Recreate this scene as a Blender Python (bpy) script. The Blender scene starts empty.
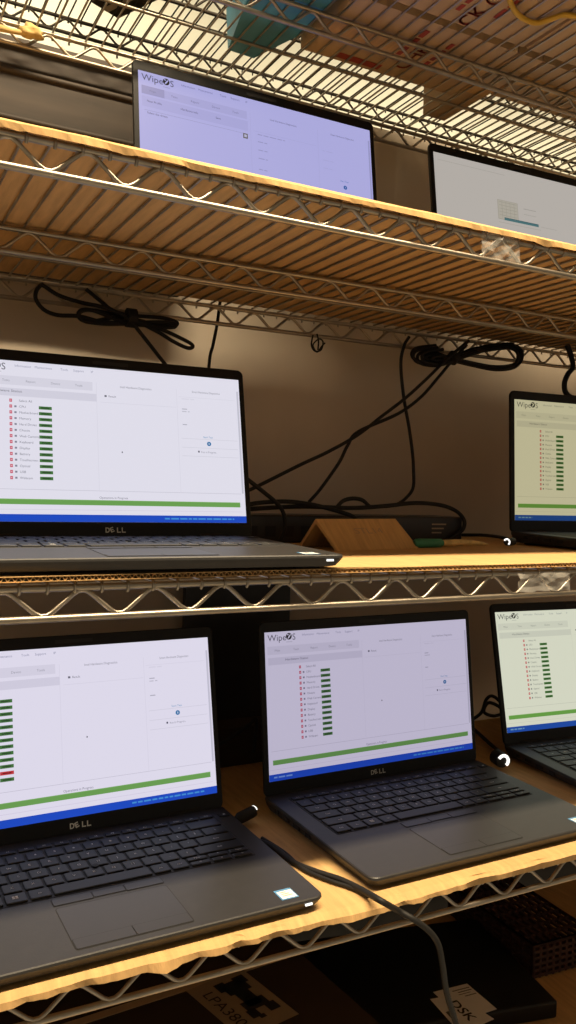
import bpy, bmesh, math, random
from math import sin, cos, pi, radians
from mathutils import Vector, Matrix
random.seed(11)
C = bpy.context.scene.collection
sc = bpy.context.scene

# ------------------------------------------------------------------ camera geometry (camera stands at the origin, aisle floor 1.32 m below)
FPX, YAW, PITCH, ROLL = 834.48, 0.488411, -0.025029, 0.024475
def axes():
    fw = Vector((sin(YAW), cos(YAW), 0)); r = Vector((cos(YAW), -sin(YAW), 0)); up = Vector((0, 0, 1))
    f2 = fw*cos(PITCH) + up*sin(PITCH); u2 = up*cos(PITCH) - fw*sin(PITCH)
    return r*cos(ROLL) + u2*sin(ROLL), u2*cos(ROLL) - r*sin(ROLL), f2
AX = axes()
def ray(u, v): return AX[2] + AX[0]*((u-288)/FPX) - AX[1]*((v-512)/FPX)
def aty(u, v, y): d = ray(u, v); return d*(y/d.y)
def atz(u, v, z): d = ray(u, v); return d*(z/d.z)

cam = bpy.data.cameras.new('camera'); co = bpy.data.objects.new('camera', cam); C.objects.link(co)
cam.sensor_fit = 'VERTICAL'; cam.sensor_height = 36; cam.sensor_width = 20.25; cam.lens = FPX/1024*36
cam.clip_start = 0.02; cam.clip_end = 60
co.matrix_world = Matrix(((AX[0].x, AX[1].x, -AX[2].x, 0), (AX[0].y, AX[1].y, -AX[2].y, 0), (AX[0].z, AX[1].z, -AX[2].z, 0), (0, 0, 0, 1)))
sc.camera = co
sc.view_settings.view_transform = 'Standard'; sc.view_settings.look = 'None'
sc.view_settings.gamma = 1; sc.view_settings.use_curve_mapping = False; sc.view_settings.exposure = 0

# ------------------------------------------------------------------ materials
def lin(c):
    return tuple(((x/255)/12.92 if x/255 <= .04045 else ((x/255+.055)/1.055)**2.4) for x in c)
def mat(name, col, rough=.5, metal=0, noise=0, nscale=30, spec=.5, bump=0, bscale=200, stretch=(1, 1, 1), coat=0):
    m = bpy.data.materials.new(name); m.use_nodes = True
    nt = m.node_tree; b = nt.nodes['Principled BSDF']
    b.inputs['Base Color'].default_value = (*col, 1); b.inputs['Roughness'].default_value = rough
    b.inputs['Metallic'].default_value = metal; b.inputs['Specular IOR Level'].default_value = spec
    b.inputs['Coat Weight'].default_value = coat
    tc = nt.nodes.new('ShaderNodeTexCoord'); mp = nt.nodes.new('ShaderNodeMapping'); mp.inputs['Scale'].default_value = stretch
    nt.links.new(tc.outputs['Object'], mp.inputs['Vector'])
    if noise:
        n = nt.nodes.new('ShaderNodeTexNoise'); n.inputs['Scale'].default_value = nscale; n.inputs['Detail'].default_value = 5
        nt.links.new(mp.outputs['Vector'], n.inputs['Vector'])
        r = nt.nodes.new('ShaderNodeValToRGB')
        r.color_ramp.elements[0].position = .3; r.color_ramp.elements[1].position = .72
        r.color_ramp.elements[0].color = (*[max(0, c*(1-noise)) for c in col], 1)
        r.color_ramp.elements[1].color = (*[min(1, c*(1+noise)) for c in col], 1)
        nt.links.new(n.outputs['Fac'], r.inputs['Fac']); nt.links.new(r.outputs['Color'], b.inputs['Base Color'])
    if bump:
        n2 = nt.nodes.new('ShaderNodeTexNoise'); n2.inputs['Scale'].default_value = bscale
        nt.links.new(mp.outputs['Vector'], n2.inputs['Vector'])
        bp = nt.nodes.new('ShaderNodeBump'); bp.inputs['Strength'].default_value = bump; bp.inputs['Distance'].default_value = .001
        nt.links.new(n2.outputs['Fac'], bp.inputs['Height']); nt.links.new(bp.outputs['Normal'], b.inputs['Normal'])
    return m
def emit(name, col, s):
    m = bpy.data.materials.new(name); m.use_nodes = True; nt = m.node_tree
    b = nt.nodes['Principled BSDF']; b.inputs['Base Color'].default_value = (.02, .02, .02, 1); b.inputs['Roughness'].default_value = .35
    b.inputs['Specular IOR Level'].default_value = .15
    b.inputs['Emission Color'].default_value = (*col, 1); b.inputs['Emission Strength'].default_value = s
    return m
M = {}
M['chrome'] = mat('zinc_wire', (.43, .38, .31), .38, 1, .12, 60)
M['silhouettewire'] = mat('silhouette_wire', (.035, .028, .02), .55, 0, .12, 60, .25)  # dark colour painted on so the rear wires read as backlit silhouettes
M['card'] = mat('corrugated_cardboard', (.60, .375, .160), .75, 0, .13, 14, .25, .25, 90, (14, 1.5, 2))
M['cardedge'] = mat('cardboard_core', (.42, .25, .09), .85, 0, .2, 60)
M['carton'] = mat('carton_brown', (.50, .36, .22), .8, 0, .1, 10, .25)
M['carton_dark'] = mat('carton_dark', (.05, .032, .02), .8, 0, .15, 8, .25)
M['wall'] = mat('painted_wall', (.60, .52, .42), .75, 0, .12, 3, .3)
M['shadeboard'] = mat('shade_board', (.045, .034, .026), .6, 0, .35, 5, .4, 0, 10, (1, 1, 9))  # wall shade put into the colour of the added panel
M['floor'] = mat('concrete_floor', (.42, .41, .40), .6, 0, .1, 3)
M['ceil'] = mat('ceiling_white', (.86, .82, .70), .9, 0, .05, 2)
M['body'] = mat('charcoal_shell', (.033, .032, .032), .42, 0, .06, 120, .4, .08, 900)
M['lid'] = mat('black_bezel', (.006, .0055, .005), .45, 0, .05, 100, .28)
M['key'] = mat('black_key', (.017, .017, .018), .42, 0, .05, 100, .4)
M['legend'] = mat('key_legend', (.80, .80, .80), .6)
M['well'] = mat('key_well', (.009, .009, .009), .6)
M['pad'] = mat('touchpad', (.029, .028, .028), .38, 0, .04, 100)
M['seam'] = mat('seam_dark', (.012, .011, .011), .7)
M['silver'] = mat('logo_silver', (.62, .58, .50), .3, .9)
M['white'] = mat('white_label', (.86, .85, .82), .55)
M['blue'] = mat('sticker_blue', (.10, .28, .52), .4)
M['ink'] = mat('ink_black', (.012, .011, .011), .6)
M['black'] = mat('black_rubber', (.013, .012, .011), .6, 0, .1, 80, .35)
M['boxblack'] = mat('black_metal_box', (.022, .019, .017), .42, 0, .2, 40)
M['green'] = mat('green_handle', (.03, .22, .12), .4)
M['gold'] = mat('golden_tip', (.72, .52, .20), .45, .15, .3, 90)
M['teal'] = mat('teal_plastic', (.07, .30, .48), .5, 0, .35, 12)
M['red'] = mat('red_print', (.33, .045, .03), .7)
M['yellow'] = mat('yellow_strap', (.62, .40, .045), .5)
M['tan'] = mat('tan_cloth', (.62, .45, .18), .8, 0, .3, 40)
M['led'] = emit('white_led', (1, .97, .9), 1.6)
M['crate'] = mat('brown_plastic', (.06, .024, .015), .6)
M['greyplastic'] = mat('grey_plastic', (.16, .15, .13), .5)
M['foam'] = mat('label_card', (.34, .26, .17), .7)
m = mat('clear_film', (.9, .88, .82), .18); b = m.node_tree.nodes['Principled BSDF']
b.inputs['Transmission Weight'].default_value = .0; b.inputs['Alpha'].default_value = .13; M['film'] = m

# ------------------------------------------------------------------ mesh helpers
class MB:
    def __init__(s): s.v = []; s.f = []; s.m = []; s.mats = []; s.smooth = []
    def mi(s, m):
        if m not in s.mats: s.mats.append(m)
        return s.mats.index(m)
    def add(s, vs, fs, m, smooth=False):
        o = len(s.v); k = s.mi(m); s.v += [tuple(v) for v in vs]
        for f in fs: s.f.append([i+o for i in f]); s.m.append(k); s.smooth.append(smooth)
    def box(s, a, b, m, T=None):
        (x0, y0, z0), (x1, y1, z1) = a, b
        vs = [Vector(p) for p in ((x0,y0,z0),(x1,y0,z0),(x1,y1,z0),(x0,y1,z0),(x0,y0,z1),(x1,y0,z1),(x1,y1,z1),(x0,y1,z1))]
        if T: vs = [T @ v for v in vs]
        s.add(vs, [(0,3,2,1),(4,5,6,7),(0,1,5,4),(1,2,6,5),(2,3,7,6),(3,0,4,7)], m)
    def quad(s, x0, y0, x1, y1, z, m):
        s.add([(x0,y0,z),(x1,y0,z),(x1,y1,z),(x0,y1,z)], [(0,1,2,3)], m)
    def poly(s, pts, m): s.add(pts, [tuple(range(len(pts)))], m)
    def tube(s, pts, r, m, n=8, cap=True, radii=None):
        pts = [Vector(p) for p in pts]; rings = []; prev = None
        for i, p in enumerate(pts):
            t = (pts[min(i+1, len(pts)-1)] - pts[max(i-1, 0)]).normalized()
            if prev is None:
                a = Vector((0, 0, 1)) if abs(t.z) < .9 else Vector((1, 0, 0)); u = t.cross(a).normalized()
            else:
                u = prev - t*prev.dot(t)
                u = u.normalized() if u.length > 1e-6 else t.orthogonal().normalized()
            prev = u; w = t.cross(u); rr = radii[i] if radii else r
            rings.append([p + (u*cos(2*pi*k/n) + w*sin(2*pi*k/n))*rr for k in range(n)])
        vs = [q for R in rings for q in R]; fs = []
        for i in range(len(rings)-1):
            for k in range(n):
                fs.append((i*n+k, i*n+(k+1) % n, (i+1)*n+(k+1) % n, (i+1)*n+k))
        s.add(vs, fs, m, True)
        if cap:
            o = len(vs); s.add(rings[0], [tuple(reversed(range(n)))], m); s.add(rings[-1], [tuple(range(n))], m)
    def data(s, name):
        me = bpy.data.meshes.new(name); me.from_pydata(s.v, [], s.f)
        for m in s.mats: me.materials.append(m)
        me.polygons.foreach_set('material_index', s.m); me.polygons.foreach_set('use_smooth', s.smooth)
        me.update(); return me
    def build(s, name, parent=None):
        o = bpy.data.objects.new(name, s.data(name)); C.objects.link(o)
        if parent: o.parent = parent
        return o
def tag(o, label=None, cat=None, group=None, kind=None):
    if label: o['label'] = label
    if cat: o['category'] = cat
    if group: o['group'] = group
    if kind: o['kind'] = kind
    return o
def empty(name, loc=(0, 0, 0), rz=0):
    o = bpy.data.objects.new(name, None); C.objects.link(o); o.location = loc; o.rotation_euler = (0, 0, rz); o.empty_display_size = .05
    return o
def link(name, me, parent=None):
    o = bpy.data.objects.new(name, me); C.objects.link(o)
    if parent: o.parent = parent
    return o
def spline(pts, seg=10):
    P = [Vector(p) for p in pts]; P = [P[0]*2-P[1]] + P + [P[-1]*2-P[-2]]; out = []
    for i in range(1, len(P)-2):
        a, b, c, d = P[i-1:i+3]
        for k in range(seg):
            t = k/seg
            out.append(.5*((2*b) + (c-a)*t + (2*a-5*b+4*c-d)*t*t + (3*b-a-3*c+d)*t**3))
    out.append(P[-2]); return out
def bevel_box(name, size, bev, m, parent=None, seg=3):
    bm = bmesh.new(); bmesh.ops.create_cube(bm, size=1)
    for v in bm.verts: v.co = Vector((v.co.x*size[0], v.co.y*size[1], v.co.z*size[2]))
    bmesh.ops.bevel(bm, geom=bm.edges[:], offset=bev, segments=seg, affect='EDGES', profile=.6)
    me = bpy.data.meshes.new(name); bm.to_mesh(me); bm.free(); me.materials.append(m)
    for p in me.polygons: p.use_smooth = True
    return link(name, me, parent)
_tc = {}
def text_mesh(t, size):
    k = (t, size)
    if k not in _tc:
        cu = bpy.data.curves.new('lettering', 'FONT'); cu.body = t; cu.size = 1; cu.resolution_u = 3
        o = bpy.data.objects.new('lettering', cu); C.objects.link(o); dg = bpy.context.evaluated_depsgraph_get(); dg.update()
        me = bpy.data.meshes.new_from_object(o.evaluated_get(dg))
        vs = [v.co.copy() for v in me.vertices]; fs = [tuple(p.vertices) for p in me.polygons]
        bpy.data.objects.remove(o); bpy.data.curves.remove(cu); bpy.data.meshes.remove(me)
        _tc[k] = (vs, fs, max([v.x for v in vs] or [0]))
    return _tc[k]
def text(mb, t, x, y, size, z, m, width=None, T=None, align='L'):
    vs, fs, w = text_mesh(t, 1); sx = size
    if width: sx = width/w
    x0 = x - (w*sx/2 if align == 'C' else 0)
    V = [Vector((x0+v.x*sx, y+v.y*size, z)) for v in vs]
    if T: V = [T @ v for v in V]
    mb.add(V, fs, m)

# ------------------------------------------------------------------ wire rack
YF, YM, YB = .6373, .8684, 1.0797
G = .0231
ZT = {'Z': .5629, 'A': .2537, 'B': -.0775, 'C': -.3854, 'D': -.700}
XL, XR = -.24, 1.66
PITCHZ, DX = .0585, .0207
def zig(x0, x1, y, zt, ph, r):
    pts = []; k = math.floor((x0-ph)/PITCHZ)-1
    x = ph + k*PITCHZ
    zl, zh = zt-G+.0015, zt-.0015
    while x < x1+PITCHZ:
        for dx, zz in ((-.007, zl+(zh-zl)*.17), (-.0025, zl+.0008), (.0025, zl+.0008), (.007, zl+(zh-zl)*.17),
                       (PITCHZ/2-.007, zh-(zh-zl)*.17), (PITCHZ/2-.0025, zh-.0008), (PITCHZ/2+.0025, zh-.0008), (PITCHZ/2+.007, zh-(zh-zl)*.17)):
            if x0 <= x+dx <= x1: pts.append((x+dx, y, zz))
        x += PITCHZ
    return pts
def shelf(rack, zt, y0, ym, y1, xl, xr, phF, phM, phB, xw, label, WM='chrome'):
    mb = MB(); x = xw - math.floor((xw-xl-.02)/DX)*DX
    while x < xr-.02:
        z = zt+.0040
        mb.tube([(x, y0-.0005, zt-.0042), (x, y0-.0033, zt-.001), (x, y0-.001, z), (x, y0+.01, z), (x, (y0+y1)/2, z), (x, y1, z), (x, y1+.003, z-.003), (x, y1+.003, zt-.0055)], .00135, M[WM], 6)
        x += DX
    s = mb.build('shelf', rack); tag(s, label)
    for nm, y, ph in (('front_edge', y0, phF), ('centre_brace', ym, phM), ('back_edge', y1, phB)):
        if ym is None and nm == 'centre_brace': continue
        t = MB()
        for zz in (zt, zt-G): t.tube([(xl, y, zz), ((xl+xr)/2, y, zz), (xr, y, zz)], .0029, M[WM], 10)
        t.tube(zig(xl, xr, y, zt, ph, 0), .0019, M[WM], 8)
        t.build(nm, s)
    r = MB(); yr = (((ym or y0)+y1)/2)
    r.tube([(xl, yr, zt+.0013), (xr, yr, zt+.0013)], .0020, M[WM], 8); r.build('cross_rod', s)
    for xx in (xl, xr):
        for zz in (zt, zt-G):
            e = MB(); e.tube([(xx, y0, zz), (xx, y1, zz)], .0029, M[WM], 8); e.build('end_rail', s)
    return s
def posts(rack, xl, xr, y0, y1, z0, z1, WM='chrome'):
    for xx in (xl-.012, xr+.012):
        for yy in (y0, y1):
            mb = MB(); mb.tube([(xx, yy, z0+.02), (xx, yy, z1)], .0127, M[WM], 16)
            z = z0+.1
            while z < z1-.02:
                mb.tube([(xx, yy, z), (xx, yy, z+.003)], .0133, M['seam'], 16); z += .0254*2
            p = mb.build('post', rack)
            f = MB(); f.tube([(xx, yy, z0), (xx, yy, z0+.02)], .016, M['black'], 14); f.build('foot', p)
FLOOR = -1.32
rack = empty('wire_shelving_rack', (0, 0, 0))
tag(rack, 'chrome wire shelving rack whose shelves carry all seven laptops', 'shelving rack')
phA = aty(48.2, 166, YF).x; phB_ = aty(43, 615, YF).x; phC = aty(305, 942, YF).x; phAm = aty(58.6, 256, YM).x
phZm = aty(440+335/4.235, 390/4.235, YM).x
phAb = aty(20, 295, YB).x
x0A = .135
shelf(rack, ZT['Z'], YF, YM, YB, XL, XR, 0, phZm, aty(24, 44, YB).x, .1, 'topmost wire shelf')
shelf(rack, ZT['A'], YF, YM, YB, XL, XR, phA, phAm, phAb, x0A, 'wire shelf under the two upper laptops')
shelf(rack, ZT['B'], YF, YM, YB, XL, XR, phB_, .02, .03, x0A, 'middle wire shelf')
shelf(rack, ZT['C'], YF, YM, YB, XL, XR, phC, .02, .03, x0A, 'wire shelf under the three lower laptops')
shelf(rack, ZT['D'], YF, YM, YB, XL, XR, .03, .02, .03, x0A, 'lowest wire shelf')
posts(rack, XL, XR, YF, YB, FLOOR, .75)

rack2 = empty('wire_shelving_rack', (0, 0, 0))
tag(rack2, 'second wire rack behind, painted dark as a backlit silhouette, seen through the topmost shelf', 'shelving rack')
shelf(rack2, .755, 1.215, None, 1.385, XL-.1, XR+.5, .05, 0, aty(48, 15, 1.385).x, .105, None, 'silhouettewire')
posts(rack2, XL-.1, XR+.5, 1.215, 1.385, FLOOR, .95, 'silhouettewire')

# ------------------------------------------------------------------ the room
def struct(name, a, b, m):
    mb = MB(); mb.box(a, b, m); o = mb.build(name); o['kind'] = 'structure'; return o
struct('floor', (-6, -5, FLOOR-.05), (8, 8, FLOOR), M['floor'])
struct('ceiling', (-6, -5, 1.65), (8, 8, 1.70), M['ceil'])
# partition sheet between the two racks; its top edge stops just below the top shelf
WY = 1.155
mb = MB(); n = 60; vs = []; X0, X1 = XL-.3, XR+.4
for i in range(n+1):
    x = X0+(X1-X0)*i/n
    zt = .556 + (.038 if x > .56 else 0) + .004*sin(x*9)
    y = WY + .004*sin(x*7)+.003*sin(x*17+1)
    vs += [(x, y, FLOOR), (x, y, zt), (x, y+.012, zt), (x, y+.012, FLOOR)]
fs = []
for i in range(n):
    a, b = 4*i, 4*i+4
    fs += [(a, b, b+1, a+1), (a+1, b+1, b+2, a+2), (a+2, b+2, b+3, a+3)]
mb.add(vs, fs, M['wall']); w = mb.build('wall_back'); w['kind'] = 'structure'

# ------------------------------------------------------------------ cardboard sheets
def sheet(name, zt, y0, y1, xl, xr, label, droop=0, jag=.002, flutes=False, seed=0):
    rnd = random.Random(seed); th = .0042
    zb = zt+.0056; mb = MB(); N = 380
    jf = [0.0]*(N+1); a = 0
    for i in range(N+1):
        a = a*.86 + rnd.uniform(-1, 1)*.5
        jf[i] = a
    for q_ in range(46 if jag else 0):
        c_ = rnd.randint(4, N-4); wd_ = rnd.randint(1, 5); dp_ = rnd.choice((1, 1, -.6))*rnd.uniform(.6, 2.0)
        for i in range(max(0, c_-wd_), min(N, c_+wd_)+1): jf[i] += dp_*(1-abs(i-c_)/(wd_+1))
    big = [sin(i*.071+seed)+.6*sin(i*.19+seed*2) for i in range(N+1)]
    rows = [(y1, 0), (y0+.10, 0), (y0+.03, 0), (y0+.0065, -droop*.05), (y0+.003, -droop*.5), (y0, -droop)]
    top = []; bot = []
    for i in range(N+1):
        x = xl+(xr-xl)*i/N; T = []; B = []
        for k, (y, dz) in enumerate(rows):
            j = (jf[i]*.42*jag + big[i]*jag*.16) if k >= 4 else 0
            T.append((x, y+j, zb+th+dz + (0.0006*big[i] if k >= 4 else 0)))
            B.append((x, y+j+(.0012*jf[i] if k == 5 else 0), zb+dz-(abs(jf[i])*jag*.45 if k == 5 else 0)))
        top.append(T); bot.append(B)
    K = len(rows); vs = [p for r in top for p in r]; o = len(vs); vs += [p for r in bot for p in r]
    fs = []; fe = []
    for i in range(N):
        for k in range(K-1):
            a, b = i*K+k, (i+1)*K+k
            fs.append((a, a+1, b+1, b)); fs.append((o+a, o+b, o+b+1, o+a+1))
        a, b = i*K+K-1, (i+1)*K+K-1
        if not flutes: fe.append((a, o+a, o+b, b))
        fe.append((i*K, (i+1)*K, o+(i+1)*K, o+i*K))
    fe.append(tuple(range(K)) + tuple(o+k for k in reversed(range(K))))
    e = N*K; fe.append(tuple(reversed([e+k for k in range(K)])) + tuple(o+e+k for k in range(K)))
    mb.add(vs, fs, M['card'], False); mb.add(vs, fe, M['card'])
    if flutes:
        # corrugated core seen end-on between the two liners
        P = .0052; k = int((xr-xl)/P); seg = 6; T = []; n = k*seg
        for i in range(n+1):
            x = xl+(xr-xl)*i/n; zz = zb+th/2+(th/2-.0004)*cos(2*pi*i/seg)
            T += [(x, y0+.0002, zz-.0004), (x, y0+.0002, zz+.0004), (x, y0+.02, zz-.0004), (x, y0+.02, zz+.0004)]
        ff = []
        for i in range(n):
            a, b = 4*i, 4*i+4
            ff += [(a, b, b+1, a+1), (a+1, b+1, b+3, a+3), (a+2, a, b, b+2)[::-1]]
        mb.add(T, ff, M['card'])
        L = []
        for zz in (zb, zb+th-.0005):
            mb.box((xl, y0-.0003, zz), (xr, y0+.002, zz+.0005), M['card'])
        mb.box((xl, y0+.02, zb+.0003), (xr, y0+.021, zb+th-.0003), M['well'])  # black strip paints shade into the gaps between the flutes
    o = mb.build(name); tag(o, label, 'cardboard sheet'); return o
CT = {k: v+.0056+.0042 for k, v in ZT.items()}      # top of the cardboard on each shelf
sheet('cardboard_sheet', ZT['A'], .6290, 1.072, XL+.02, XR-.02, 'torn-edged cardboard sheet lining the wire shelf under the two upper laptops', .0045, .0022, seed=3)
sheet('cardboard_sheet', ZT['B'], .6320, 1.072, XL+.02, XR-.02, 'cardboard sheet with corrugated front edge lining the middle wire shelf', 0, 0, True, seed=5)
sheet('cardboard_sheet', ZT['C'], .6255, 1.072, XL+.02, XR-.02, 'torn-edged cardboard sheet lining the shelf of the three lower laptops', .0038, .0030, seed=8)
sheet('cardboard_sheet', ZT['D'], .6300, 1.072, XL+.02, XR-.02, 'cardboard sheet on the lowest shelf, in deep shade', .002, .002, seed=9)

# ------------------------------------------------------------------ laptops
HW, BD = .1615, .2205
SW, SH, BZ = .3094, .174, .01576      # lit area and its height above the hinge line
BETA = math.atan(.004/.212)
def rrect(x0, y0, x1, y1, r, n=6):
    out = []
    for cx, cy, a0 in ((x1-r, y1-r, 0), (x0+r, y1-r, 90), (x0+r, y0+r, 180), (x1-r, y0+r, 270)):
        for k in range(n+1):
            a = radians(a0+90*k/n); out.append((cx+r*cos(a), cy+r*sin(a)))
    return out
def rings(mb, layers, m):
    n = len(layers[0]); vs = [p for L in layers for p in L]; fs = []
    for i in range(len(layers)-1):
        for k in range(n): fs.append((i*n+k, i*n+(k+1) % n, (i+1)*n+(k+1) % n, (i+1)*n+k))
    mb.add(vs, fs, m, False)
    mb.add(layers[0], [tuple(reversed(range(n)))], m); mb.add(layers[-1], [tuple(range(n))], m)
def topz(y): return .018 + .004*(y/.212)
def base_data():
    mb = MB(); L = []
    for ins, fz in ((.012, lambda y: .002), (.005, lambda y: .0032), (.0015, lambda y: .35*topz(y)+.0035), (0, lambda y: topz(y)-.0028), (.0003, lambda y: topz(y)-.0009), (.0012, lambda y: topz(y))):
        L.append([(x, y, fz(y)) for x, y in rrect(-HW+ins, -BD+ins, HW-ins, .006-ins*.5, .009)])
    rings(mb, L, M['body'])
    for sx in (-1, 1):
        for yy in (-.2, -.01): mb.box((sx*.13-.012, yy-.004, 0), (sx*.13+.012, yy+.004, .003), M['black'])
    # ports along both sides
    for sx in (-1, 1):
        for yy, wd in ((-.03, .007), (-.052, .012), (-.075, .013), (-.1, .01)):
            x0, x1 = sorted((sx*(HW-.004), sx*(HW+.0002)))
            mb.box((x0, yy-wd/2, topz(yy)-.0085), (x1, yy+wd/2, topz(yy)-.0045), M['seam'])
    return mb.data('base')
def lid_data():
    mb = MB(); y0, y1 = -.002, BZ+SH+.0125; hw = .1612; L = []
    for ins, z in ((.003, -.0062), (.0008, -.0052), (0, -.003), (0, -.0008), (.0008, 0)):
        L.append([(x, y, z) for x, y in rrect(-hw+ins, y0+ins, hw-ins, y1-ins, .007)])
    rings(mb, L, M['lid'])
    mb.box((-.02, y1-.0085, 0), (.02, y1-.0045, .0003), M['seam'])
    return mb.data('lid')
def logo_data():
    mb = MB(); y, h, t, z = .0042, .0056, .00105, .0003
    def bars(x, rects, rot=0):
        T = Matrix.Translation((x, y, 0)) @ Matrix.Rotation(rot, 4, 'Z')
        for a in rects: mb.box((a[0], a[1], 0), (a[2], a[3], z), M['silver'], T)
    w = .0046
    # D as a rounded ring
    n = 14; out = [(0, h), (0, 0)] + [(w*.45+w*.55*sin(pi*k/n), h/2-h/2*cos(pi*k/n)) for k in range(n+1)]
    inn = [(t, h-t), (t, t)] + [(w*.45+(w*.55-t)*sin(pi*k/n), h/2-(h/2-t)*cos(pi*k/n)) for k in range(n+1)]
    N = len(out); vs = [(-.0114+a, y+b, z) for a, b in out+inn]
    mb.add(vs, [(k, (k+1) % N, N+(k+1) % N, N+k) for k in range(N)], M['silver'])
    e = .0044
    bars(-.0050, [(0, 0, t, h*.95), (0, 0, e*.9, t), (0, h*.475-t/2, e*.8, h*.475+t/2), (0, h*.95-t, e*.9, h*.95)], radians(22))
    for x in (.0012, .0065): bars(x, [(0, 0, t, h), (0, 0, .0042, t)])
    return mb.data('logo')
U = .0185
KX0 = -.138
def keyrows():
    rows = [(.0212, .0098, [(.9375, k) for k in ['Esc', 'F1', 'F2', 'F3', 'F4', 'F5', 'F6', 'F7', 'F8', 'F9', 'F10', 'F11', 'F12', 'PrtSc', 'Ins', 'Del']]),
            (.0378, .0188, [(1, k) for k in "`1234567890-="] + [(2, '')]),
            (.0566, .0188, [(1.5, 'Tab')] + [(1, k) for k in 'QWERTYUIOP[]'] + [(1.5, '\\')]),
            (.0754, .0188, [(1.75, 'Caps')] + [(1, k) for k in "ASDFGHJKL;'"] + [(2.25, 'Enter')]),
            (.0942, .0188, [(2.25, 'Shift')] + [(1, k) for k in 'ZXCVBNM,./'] + [(2.75, 'Shift')]),
            (.1130, .0188, [(1.1, 'Ctrl'), (1.1, 'Fn'), (1.1, '#'), (1.1, 'Alt'), (5, ''), (1, 'Alt'), (1, 'Ctrl')])]
    keys = []
    for d, h, ks in rows:
        x = KX0
        for w, t in ks:
            keys.append((x+w*U/2, -d, w*U-.0024, h-.0026, t)); x += w*U
    for i, (a, b) in enumerate((('PgUp', '<'), ('^', 'v'), ('PgDn', '>'))):
        cx = KX0+(11.4+1.2*(i+.5))*U
        keys.append((cx, -.1083, 1.2*U-.0024, .0072, a)); keys.append((cx, -.1178, 1.2*U-.0024, .0072, b))
    return keys
KEYS = keyrows(); _km = {}
def key_data(w, h):
    k = (round(w, 5), round(h, 5))
    if k not in _km:
        mb = MB(); L = []
        for ins, z in ((0, 0), (0, .0009), (.0004, .0013), (.0010, .0015)):
            L.append([(x, y, z) for x, y in rrect(-w/2+ins, -h/2+ins, w/2-ins, h/2-ins, .0014, 3)])
        rings(mb, L, M['key']); _km[k] = mb.data('key')
    return _km[k]
def plate_data():
    mb = MB(); L = []
    for ins, z in ((0, 0), (.0003, .0003)):
        L.append([(x, y, z) for x, y in rrect(KX0-.0012+ins, -.1235+ins, .1407-ins, -.0152-ins, .002, 3)])
    rings(mb, L, M['well']); return mb.data('keyboard')
def legends_data():
    mb = MB()
    for x, y, w, h, t in KEYS:
        if t == '#':
            for a in (0, 1):
                for c in (0, 1): mb.quad(x-.0030+a*.0026, y-.0022+c*.0026, x-.0030+a*.0026+.0022, y-.0022+c*.0026+.0022, .00200, M['legend'])
        elif t: text(mb, t, x, y-(.0015 if h > .01 else .001), .0046 if len(t) == 1 else .0030, .00200, M['legend'], None, None, 'C')
    return mb.data('key_legends')
def pad_data():
    mb = MB(); x0, x1, ya, yb = -.0602, .0385, -.2115, -.1435
    for a, b, c, d in ((x0, ya, x1, yb),): 
        L = []
        for ins, z in ((-.0007, .0001), (-.0007, .00018)):
            L.append([(x, y, z) for x, y in rrect(a+ins, b+ins, c-ins, d-ins, .003, 3)])
        rings(mb, L, M['seam']); L = []
        for ins, z in ((0, .0001), (0, .0003)):
            L.append([(x, y, z) for x, y in rrect(a+ins, b+ins, c-ins, d-ins, .0026, 3)])
        rings(mb, L, M['pad'])
    return mb.data('touchpad')
def button_data(x0, x1, y0, y1):
    mb = MB()
    for ins, za, zb, m in ((-.0006, .0003, .00034, M['seam']), (0, .0003, .00055, M['pad'])):
        rings(mb, [[(x, y, z) for x, y in rrect(x0+ins, y0+ins, x1-ins, y1-ins, .0012, 3)] for z in (za, zb)], m)
    return mb.data('touchpad_button')
def sticker_data():
    mb = MB(); mb.box((.1215, -.213, .0001), (.1385, -.1955, .0003), M['blue']); mb.box((.1230, -.2115, .0002), (.1375, -.1985, .0004), M['white'])
    for k in range(3): mb.quad(.1255, -.2075+k*.003, .1350-.002*k, -.2065+k*.003, .0005, M['foam'])
    return mb.data('spec_sticker')
D = dict(base=base_data(), lid=lid_data(), logo=logo_data(), plate=plate_data(), legends=legends_data(), pad=pad_data(), sticker=sticker_data())
BT = [button_data(-.0602, -.0262, -.1385, -.1275), button_data(-.0250, .0032, -.1375, -.1285), button_data(.0044, .0385, -.1385, -.1275),
      button_data(-.0596, -.0112, -.2108, -.1965), button_data(-.0104, .0379, -.2108, -.1965)]
led = MB(); led.box((.1410, -BD-.0003, .0080), (.1480, -BD+.001, .0098), M['led']); D['led'] = led.data('status_light')
stk = MB(); stk.tube([(-.0093, -.0848, .0003), (-.0093, -.0848, .0020), (-.0093, -.0848, .0030)], .0032, M['black'], 10, True, [.0022, .0026, .0032]); D['stick'] = stk.data('pointing_stick')
pw = MB(); L_ = [[(x, y, z) for x, y in rrect(.1455, -.027, .1575, -.0175, .002, 3)] for z in (.0002, .0010)]; rings(pw, L_, M['key']); pw.quad(.1506, -.0236, .1530, -.0212, .0012, M['legend']); D['power'] = pw.data('power_button')

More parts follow.
